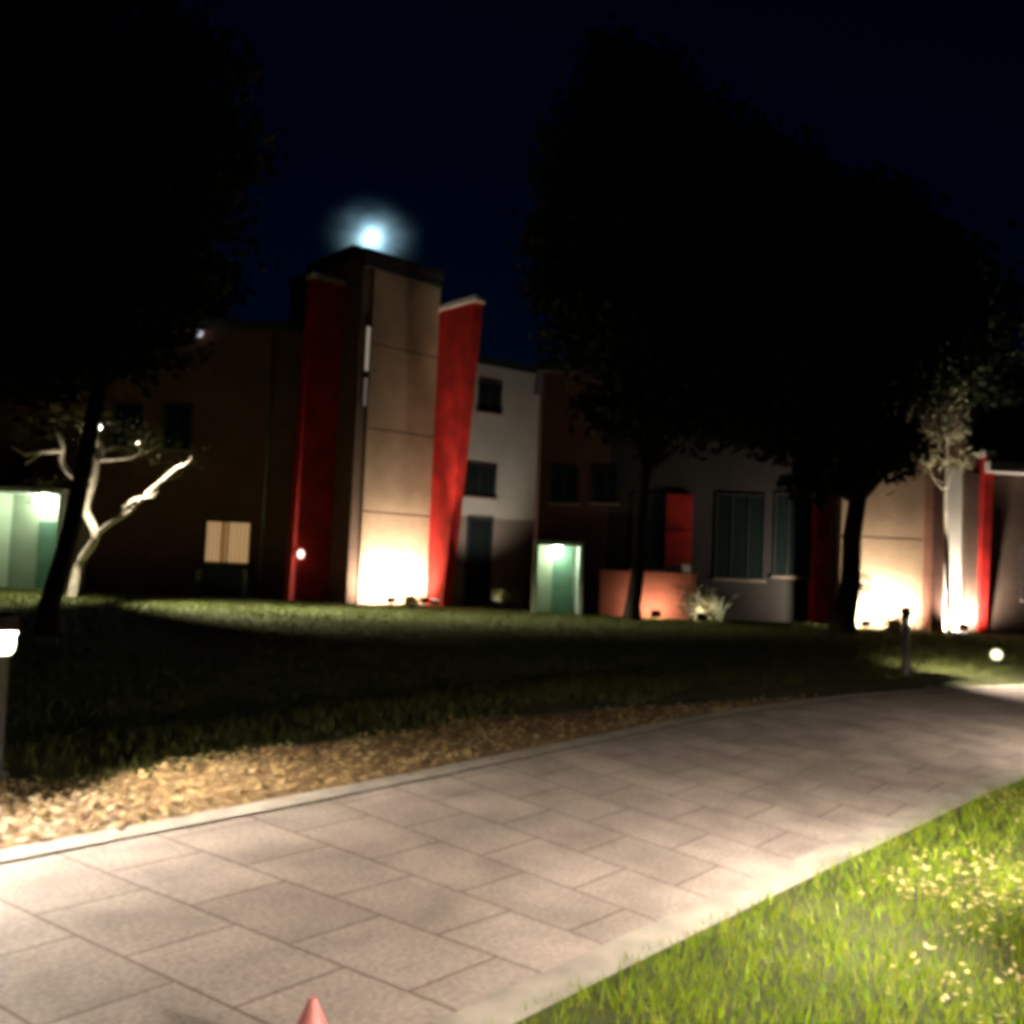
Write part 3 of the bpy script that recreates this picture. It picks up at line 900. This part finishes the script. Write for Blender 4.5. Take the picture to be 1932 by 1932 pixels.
# --- middle wing
YM = 26.6
XM0, XM1 = .78, 8.55
mw = thing('middle_wing', 'dark middle wing with red panels and tall dark windows behind the trees', 'building', (XM0, YM, 0))
def mxz(px, py, Y=YM):
    p = at(px, py, Y); return p.x - XM0, p.z
MB().box(0, 2.1, 0, 5, -.1, 7.2).build('wall', M['darkbrick'], mw)
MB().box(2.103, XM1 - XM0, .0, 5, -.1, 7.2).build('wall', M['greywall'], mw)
MB().box(-.2, XM1 - XM0 + .1, -.35, 5.2, 7.203, 7.5).build('roof', M['roof'], mw)
for (ax_, ay_, bx_, by_) in ((1195, 930, 1252, 1075), (1352, 930, 1440, 1095), (1462, 930, 1538, 1090), (1040, 880, 1090, 950), (1120, 880, 1165, 950)):
    u0, v1 = mxz(ax_, ay_); u1, v0 = mxz(bx_, by_)
    window(mw, u0, u1, v0, v1, 0, M['frame'], M['glass'], 3 if bx_ - ax_ > 70 else 2, 1, .05)
u0, v1 = mxz(1258, 932); u1, v0 = mxz(1302, 1068)
vm = (v0 + v1) / 2
MB().box(u0, u1, -.12, -.003, vm + .025, v1).build('red_panel', M['red'], mw)
MB().box(u0, u1, -.12, -.003, v0, vm - .025).build('red_panel', M['red'], mw)
u0, v1 = mxz(1008, 1028, 25.6); u1, _ = mxz(1101, 1028, 25.6)
p2 = thing('porch', 'smaller green lit doorway porch between tower and low brick wall', 'porch', (XM0, YM, 0), 0, 'lit porches')
porch(p2, u0, u1, -1.3, 1.29, v1, 36, u0 + .62, u1 - .22)

# --- low brick wall in front, floodlit
lwall = thing('low_wall', 'low orange red brick wall floodlit behind the trunk of the tallest tree', 'wall', (2.62, 25.5, 0))
MB().box(0, 2.75, 0, .25, -.1, 1.26).build('brickwork', M['redbrick'], lwall)
MB().box(-.03, 2.78, -.03, .28, 1.263, 1.33).build('coping', M['redbrick'], lwall)
MB().box(2.35, 2.58, .02, .22, 1.333, 1.60).build('finial', M['steppale'], lwall)
floodlight('little floodlight before the low orange brick wall', (4.1, 24.65, 0), (4.1, 25.5, .25), 105, 158, (1, .86, .68), 1.0)
shrub('pale_shrub', 'pale tan lit shrub at the right end of the low orange brick wall', (5.35, 25.0, 0), .40, .95, 900, tanshrub_m, .06)
floodlight('tiny floodlight before the pale tan shrub', (5.3, 24.25, 0), (5.5, 25.05, .5), 45, 120, (1, .92, .74), .8)  # extra lamp, added so the shrub and spiky plant show up lit
# agave like plant with long pale leaves beyond it
ag = thing('spiky_plant', 'spiky plant with long pale leaves right of the pale tan shrub', 'plant', (6.0, 25.1, 0))
am = MB()
for k in range(16):
    a = k * 2.4; r = random.uniform(.25, .62); h = random.uniform(.55, 1.05)
    c = catmull([(0, 0, 0), (math.cos(a) * r * .4, math.sin(a) * r * .4, h * .7), (math.cos(a) * r * 1.1, math.sin(a) * r * 1.1, h)], 4)
    am.tube(c, [.035 + .02 * math.sin(PI * i / (len(c) - 1)) - .045 * (i / (len(c) - 1)) ** 2 for i in range(len(c))], 5)
am.build('leaves', mat('pale_agave', (.36, .38, .26), .5, .2, 6), ag)

# --- tower 2
a2 = math.radians(3)
A2 = Vector((9.42, 25.3, 0))
t2 = thing('stair_tower', 'right hand stair tower with floodlit tan face behind the spreading tree', 'tower', A2, a2)
def t2x(px, py, yo=0): return plane_x(px, py, A2, a2, yo)
W2 = t2x(1832, 1150)[0]
xd0 = t2x(1741, 1100)[0]; xd1 = t2x(1764, 1100)[0]
H2 = 9.6
MB().box(0, W2, .302, 4.5, -.1, H2).build('wall', M['darkbrick'], t2)
fp = MB()
zs = [-.1, 2.6, 4.9, 7.2, 9.4]
for i in range(4):
    fp.box(0, xd0 - .003, 0, .30, zs[i] + (.02 if i else 0), zs[i + 1] - .02)
fp.build('facing_panel', M['tan'], t2)
fp = MB()
for i in range(2):
    fp.box(xd1 + .003, W2, 0, .30, [-.1, 2.0][i], [1.98, 4.75][i])
fp.build('bay_panel', M['pale'], t2)
MB().box(xd1 + .003, W2, .0, .30, 4.77, 9.4).build('facing_panel', M['darkbrick'], t2)
MB().box(xd0, xd1, -.50, .29, -.1, 9.4).build('pilaster', M['darkbrick'], t2)
MB().box(-.3, W2 + .4, -.5, 4.8, H2 + .003, H2 + .3).build('roof', M['roof'], t2)
xf0 = t2x(1541, 1150, .5)[0]
fin(t2, [(xf0, .75), (-.003, .75), (-.003, 1.15), (xf0, 1.15)], [(xf0 + .1, .75), (-.003, .75), (-.003, 1.15), (xf0 + .1, 1.15)], 8.9)
fin(t2, [(W2 + .003, -.35), (W2 + .26, -.35), (W2 + .26, 2), (W2 + .003, 2)], [(W2 + .003, -.6), (W2 + .26, -.6), (W2 + .26, 2), (W2 + .003, 2)], 5.0)
for fx, lab in ((.45, 'ground floodlight before the right tower tan face, beside the dark tree trunk'), (1.55, 'ground floodlight before the right tower tan face, beside the dark pilaster')):
    floodlight(lab, loc2w(t2, (fx, -.72, 0)), loc2w(t2, (fx, 0, .62)), 950, 150, blend=1.0)
floodlight('ground floodlight before the white bay beside the right hand tower pilaster', loc2w(t2, (xd1 * .6 + W2 * .4, -.72, 0)), loc2w(t2, ((xd1 + W2) / 2, 0, .9)), 1300, 160, (1, .90, .76), .8)
floodlight('ground floodlight shining up into the slender young tree', (sx - .15, YS - 1.0, 0), (sx, YS, 5.0), 1900, 22, (1, .88, .66), .6)
shrub('low_shrub', 'low shrub silhouetted at the white foot of the right hand tower', loc2w(t2, (.95, -1.3, 0)), .24, .42, 420, shrub_m, .05)
wp = loc2w(t2, (.62, -.03, 1.05))
pl_ = thing('hose_reel', 'dark hose reel mounted low on the white lit right hand tower face', 'hose reel', wp, a2)
MB().tube([(.17 * math.cos(k / 12 * 2 * PI), -.10, .17 * math.sin(k / 12 * 2 * PI)) for k in range(13)], [.035] * 13, 7, False).build('hose', M['rubber'], pl_)
MB().box(-.30, .05, -.06, .0, .03, .09).build('bracket', M['black'], pl_, .005)
wl = at(1575, 1110, 24.9)
wall_lamp('dim globe lamp on the left red fin of the right hand tower', loc2w(t2, (plane_x(1577, 1110, A2, a2, .74)[0], .745, wl.z)), a2, M['dimlamp'], .10)

# --- right wing
rw = thing('right_wing', 'dark wing with pale eaves at the right frame edge', 'building', (12.95, 25.2, 0), 0)
MB().box(0, 9, 0, 2, -.1, 4.55).build('wall', M['brownbrick'], rw)
MB().box(.35, 9.3, -.55, 2.0, 4.553, 4.85).build('eaves', M['cap'], rw)
MB().box(.5, 9, 2.003, 6, -.1, 8.3).build('upper_wall', M['darkbrick'], rw)
MB().box(.3, 9.2, 1.8, 6.2, 8.303, 8.5).build('roof', M['roof'], rw)
window(rw, 1.6, 2.6, 1.0, 2.6, 0, M['frame'], M['glass'], 2)

tl = at(186, 802, YT - .75)
t = thing('floodlight', 'glaring floodlight fixed in the top of the twisted pale tree', 'floodlight', tl, math.radians(-30), 'tree floodlights')
hb = MB().box(-.12, .12, -.02, .12, -.10, .10)
hb.box(-.02, .02, .121, .72, -.02, .02)
hb.build('housing', M['black'], t, .008)
MB().box(-.10, .10, -.026, -.022, -.08, .08).build('lens', emit_mat('tree_flood_lens', (1, .97, .85), 7), t)
add_light('SPOT', 'flood_lamp', t, (0, -.08, 0), 17000, (1, .93, .68), Matrix.Rotation(math.radians(30), 3, 'Z') @ (Vector((-6.6, 22.7, 0)) - tl), 62, .05, 1.0)
add_light('SPOT', 'flood_lamp', t, (.08, -.08, 0), 4500, (1, .93, .68), Matrix.Rotation(math.radians(30), 3, 'Z') @ (Vector((-12.6, 22.2, 0)) - tl), 74, .05, 1.0)
add_light('SPOT', 'flood_lamp', t, (.16, -.08, 0), 15000, (1, .93, .68), Matrix.Rotation(math.radians(30), 3, 'Z') @ (Vector((-3.2, 22.8, 0)) - tl), 40, .05, 1.0)

# shrub row, dim, and uplight of the twisted tree
floodlight('ground floodlight shining up into the twisted pale tree', (-11.8, 22.85, 0), at(165, 850, YT - .1), 620, 46, (1, .90, .70), .5)
for i, (px, Y_, lab) in enumerate(((372, 26.6, 'low shrub against the dark wing left of the cabinet'), (1700, 23.6, 'small shrub behind the lone bollard post'), (960, 27.3, 'low dark shrub before the pale wing ground floor'))):
    p = at(px, 1150, Y_)
    shrub('low_shrub', lab, (p.x, Y_, 0), .35, .55, 420, shrub_m, .05)

# ------------------------------------------------------------------ cone in the foreground
pc = at(590, 1880, 2.78)
hc = pc.z
t = thing('marker_cone', 'small pinkish red marker cone on the paving at the bottom frame edge', 'marker cone', (pc.x, pc.y, .012))
hc -= .012
sl = .10 / hc
MB().lathe([(.165, 0), (.17, .004), (.165, .012), (.125, .014), (.118, .020), (.012 + sl * hc * .55, hc * .45), (.018, hc - .02), (.015, hc - .006), (.008, hc), (.005, hc - .004), (.0001, hc - .006)], 36).build('body', M['cone'], t)
for k in range(4):
    a = k * PI / 2 + .4
    MB().tube([(.07 * math.cos(a), .07 * math.sin(a), hc * .45), (.074 * math.cos(a), .074 * math.sin(a), hc * .45)], [.012, .012], 10).build('slot', M['rubber'], t)

# ------------------------------------------------------------------ sky, moon, moonlit cloud
moon_p = at(702, 449, 400)
mdir = moon_p - Vector((0, 0, EYE))
el = math.atan2(mdir.z, math.hypot(mdir.x, mdir.y))
az = math.atan2(mdir.x, mdir.y)
pr = [(max(1e-3, 1.0 * math.sin(PI * k / 16)), -1.0 * math.cos(PI * k / 16)) for k in range(17)]
mo = MB().lathe(pr, 28).build('moon', M['moon'])
mo.location = moon_p
tag(mo, 'glowing white moon just above the roof of the tall tower', 'moon')

cr = 30.0
pr = [(max(1e-3, cr * math.sin(PI * k / 12)), -cr * math.cos(PI * k / 12)) for k in range(13)]
cl = MB().lathe(pr, 24).build('thin_cloud', None or M['moon'])
cl.location = moon_p
cl.scale = (1.3, 1, 1.0)
vm = bpy.data.materials.new('thin_cloud_vapour'); vm.use_nodes = True
nt = vm.node_tree; nt.nodes.clear()
out = nt.nodes.new('ShaderNodeOutputMaterial')
vs = nt.nodes.new('ShaderNodeVolumeScatter')
vs.inputs['Color'].default_value = (.45, .75, 1, 1)
tc = nt.nodes.new('ShaderNodeTexCoord')
ln = nt.nodes.new('ShaderNodeVectorMath'); ln.operation = 'LENGTH'
nt.links.new(tc.outputs['Object'], ln.inputs[0])
rp = nt.nodes.new('ShaderNodeMapRange'); rp.interpolation_type = 'SMOOTHSTEP'
rp.inputs[1].default_value = 0; rp.inputs[2].default_value = cr * .8
rp.inputs[3].default_value = 1; rp.inputs[4].default_value = 0
nt.links.new(ln.outputs['Value'], rp.inputs[0])
pw_ = nt.nodes.new('ShaderNodeMath'); pw_.operation = 'POWER'; pw_.inputs[1].default_value = 2.0
nt.links.new(rp.outputs[0], pw_.inputs[0])
ml = nt.nodes.new('ShaderNodeMath'); ml.operation = 'MULTIPLY'; ml.inputs[1].default_value = .06
nz = nt.nodes.new('ShaderNodeTexNoise'); nz.inputs['Scale'].default_value = .11; nz.inputs['Detail'].default_value = 3
nt.links.new(tc.outputs['Object'], nz.inputs['Vector'])
nr = nt.nodes.new('ShaderNodeMapRange'); nr.inputs[1].default_value = .32; nr.inputs[2].default_value = .68
nr.inputs[3].default_value = .25; nr.inputs[4].default_value = 1.6
nt.links.new(nz.outputs['Fac'], nr.inputs[0])
m2 = nt.nodes.new('ShaderNodeMath'); m2.operation = 'MULTIPLY'
nt.links.new(pw_.outputs[0], m2.inputs[0]); nt.links.new(nr.outputs[0], m2.inputs[1])
nt.links.new(m2.outputs[0], ml.inputs[0])
nt.links.new(ml.outputs[0], vs.inputs['Density'])
nt.links.new(vs.outputs[0], out.inputs['Volume'])
cl.data.materials[0] = vm
tag(cl, 'thin bluish cloud glowing around the moon', 'cloud', kind='stuff')

w = bpy.data.worlds.new('World'); scene.world = w
w.use_nodes = True
nt = w.node_tree
bg = nt.nodes['Background']
sky = nt.nodes.new('ShaderNodeTexSky')
sky.sky_type = 'NISHITA'
sky.sun_disc = False
sky.sun_elevation = el
sky.sun_rotation = az
sky.ozone_density = 4
sky.dust_density = 0
sky.air_density = 1.0
hs = nt.nodes.new('ShaderNodeHueSaturation')
hs.inputs['Saturation'].default_value = 2.1
hs.inputs['Hue'].default_value = .525
nt.links.new(sky.outputs[0], hs.inputs['Color'])
nt.links.new(hs.outputs[0], bg.inputs['Color'])
bg.inputs['Strength'].default_value = .0008

s = bpy.data.lights.new('moonlight', 'SUN')
s.energy = .004; s.angle = math.radians(.5); s.color = (.85, .93, 1)
so = bpy.data.objects.new('moonlight', s); C.objects.link(so)
so.rotation_euler = (-mdir).to_track_quat('-Z', 'Y').to_euler()
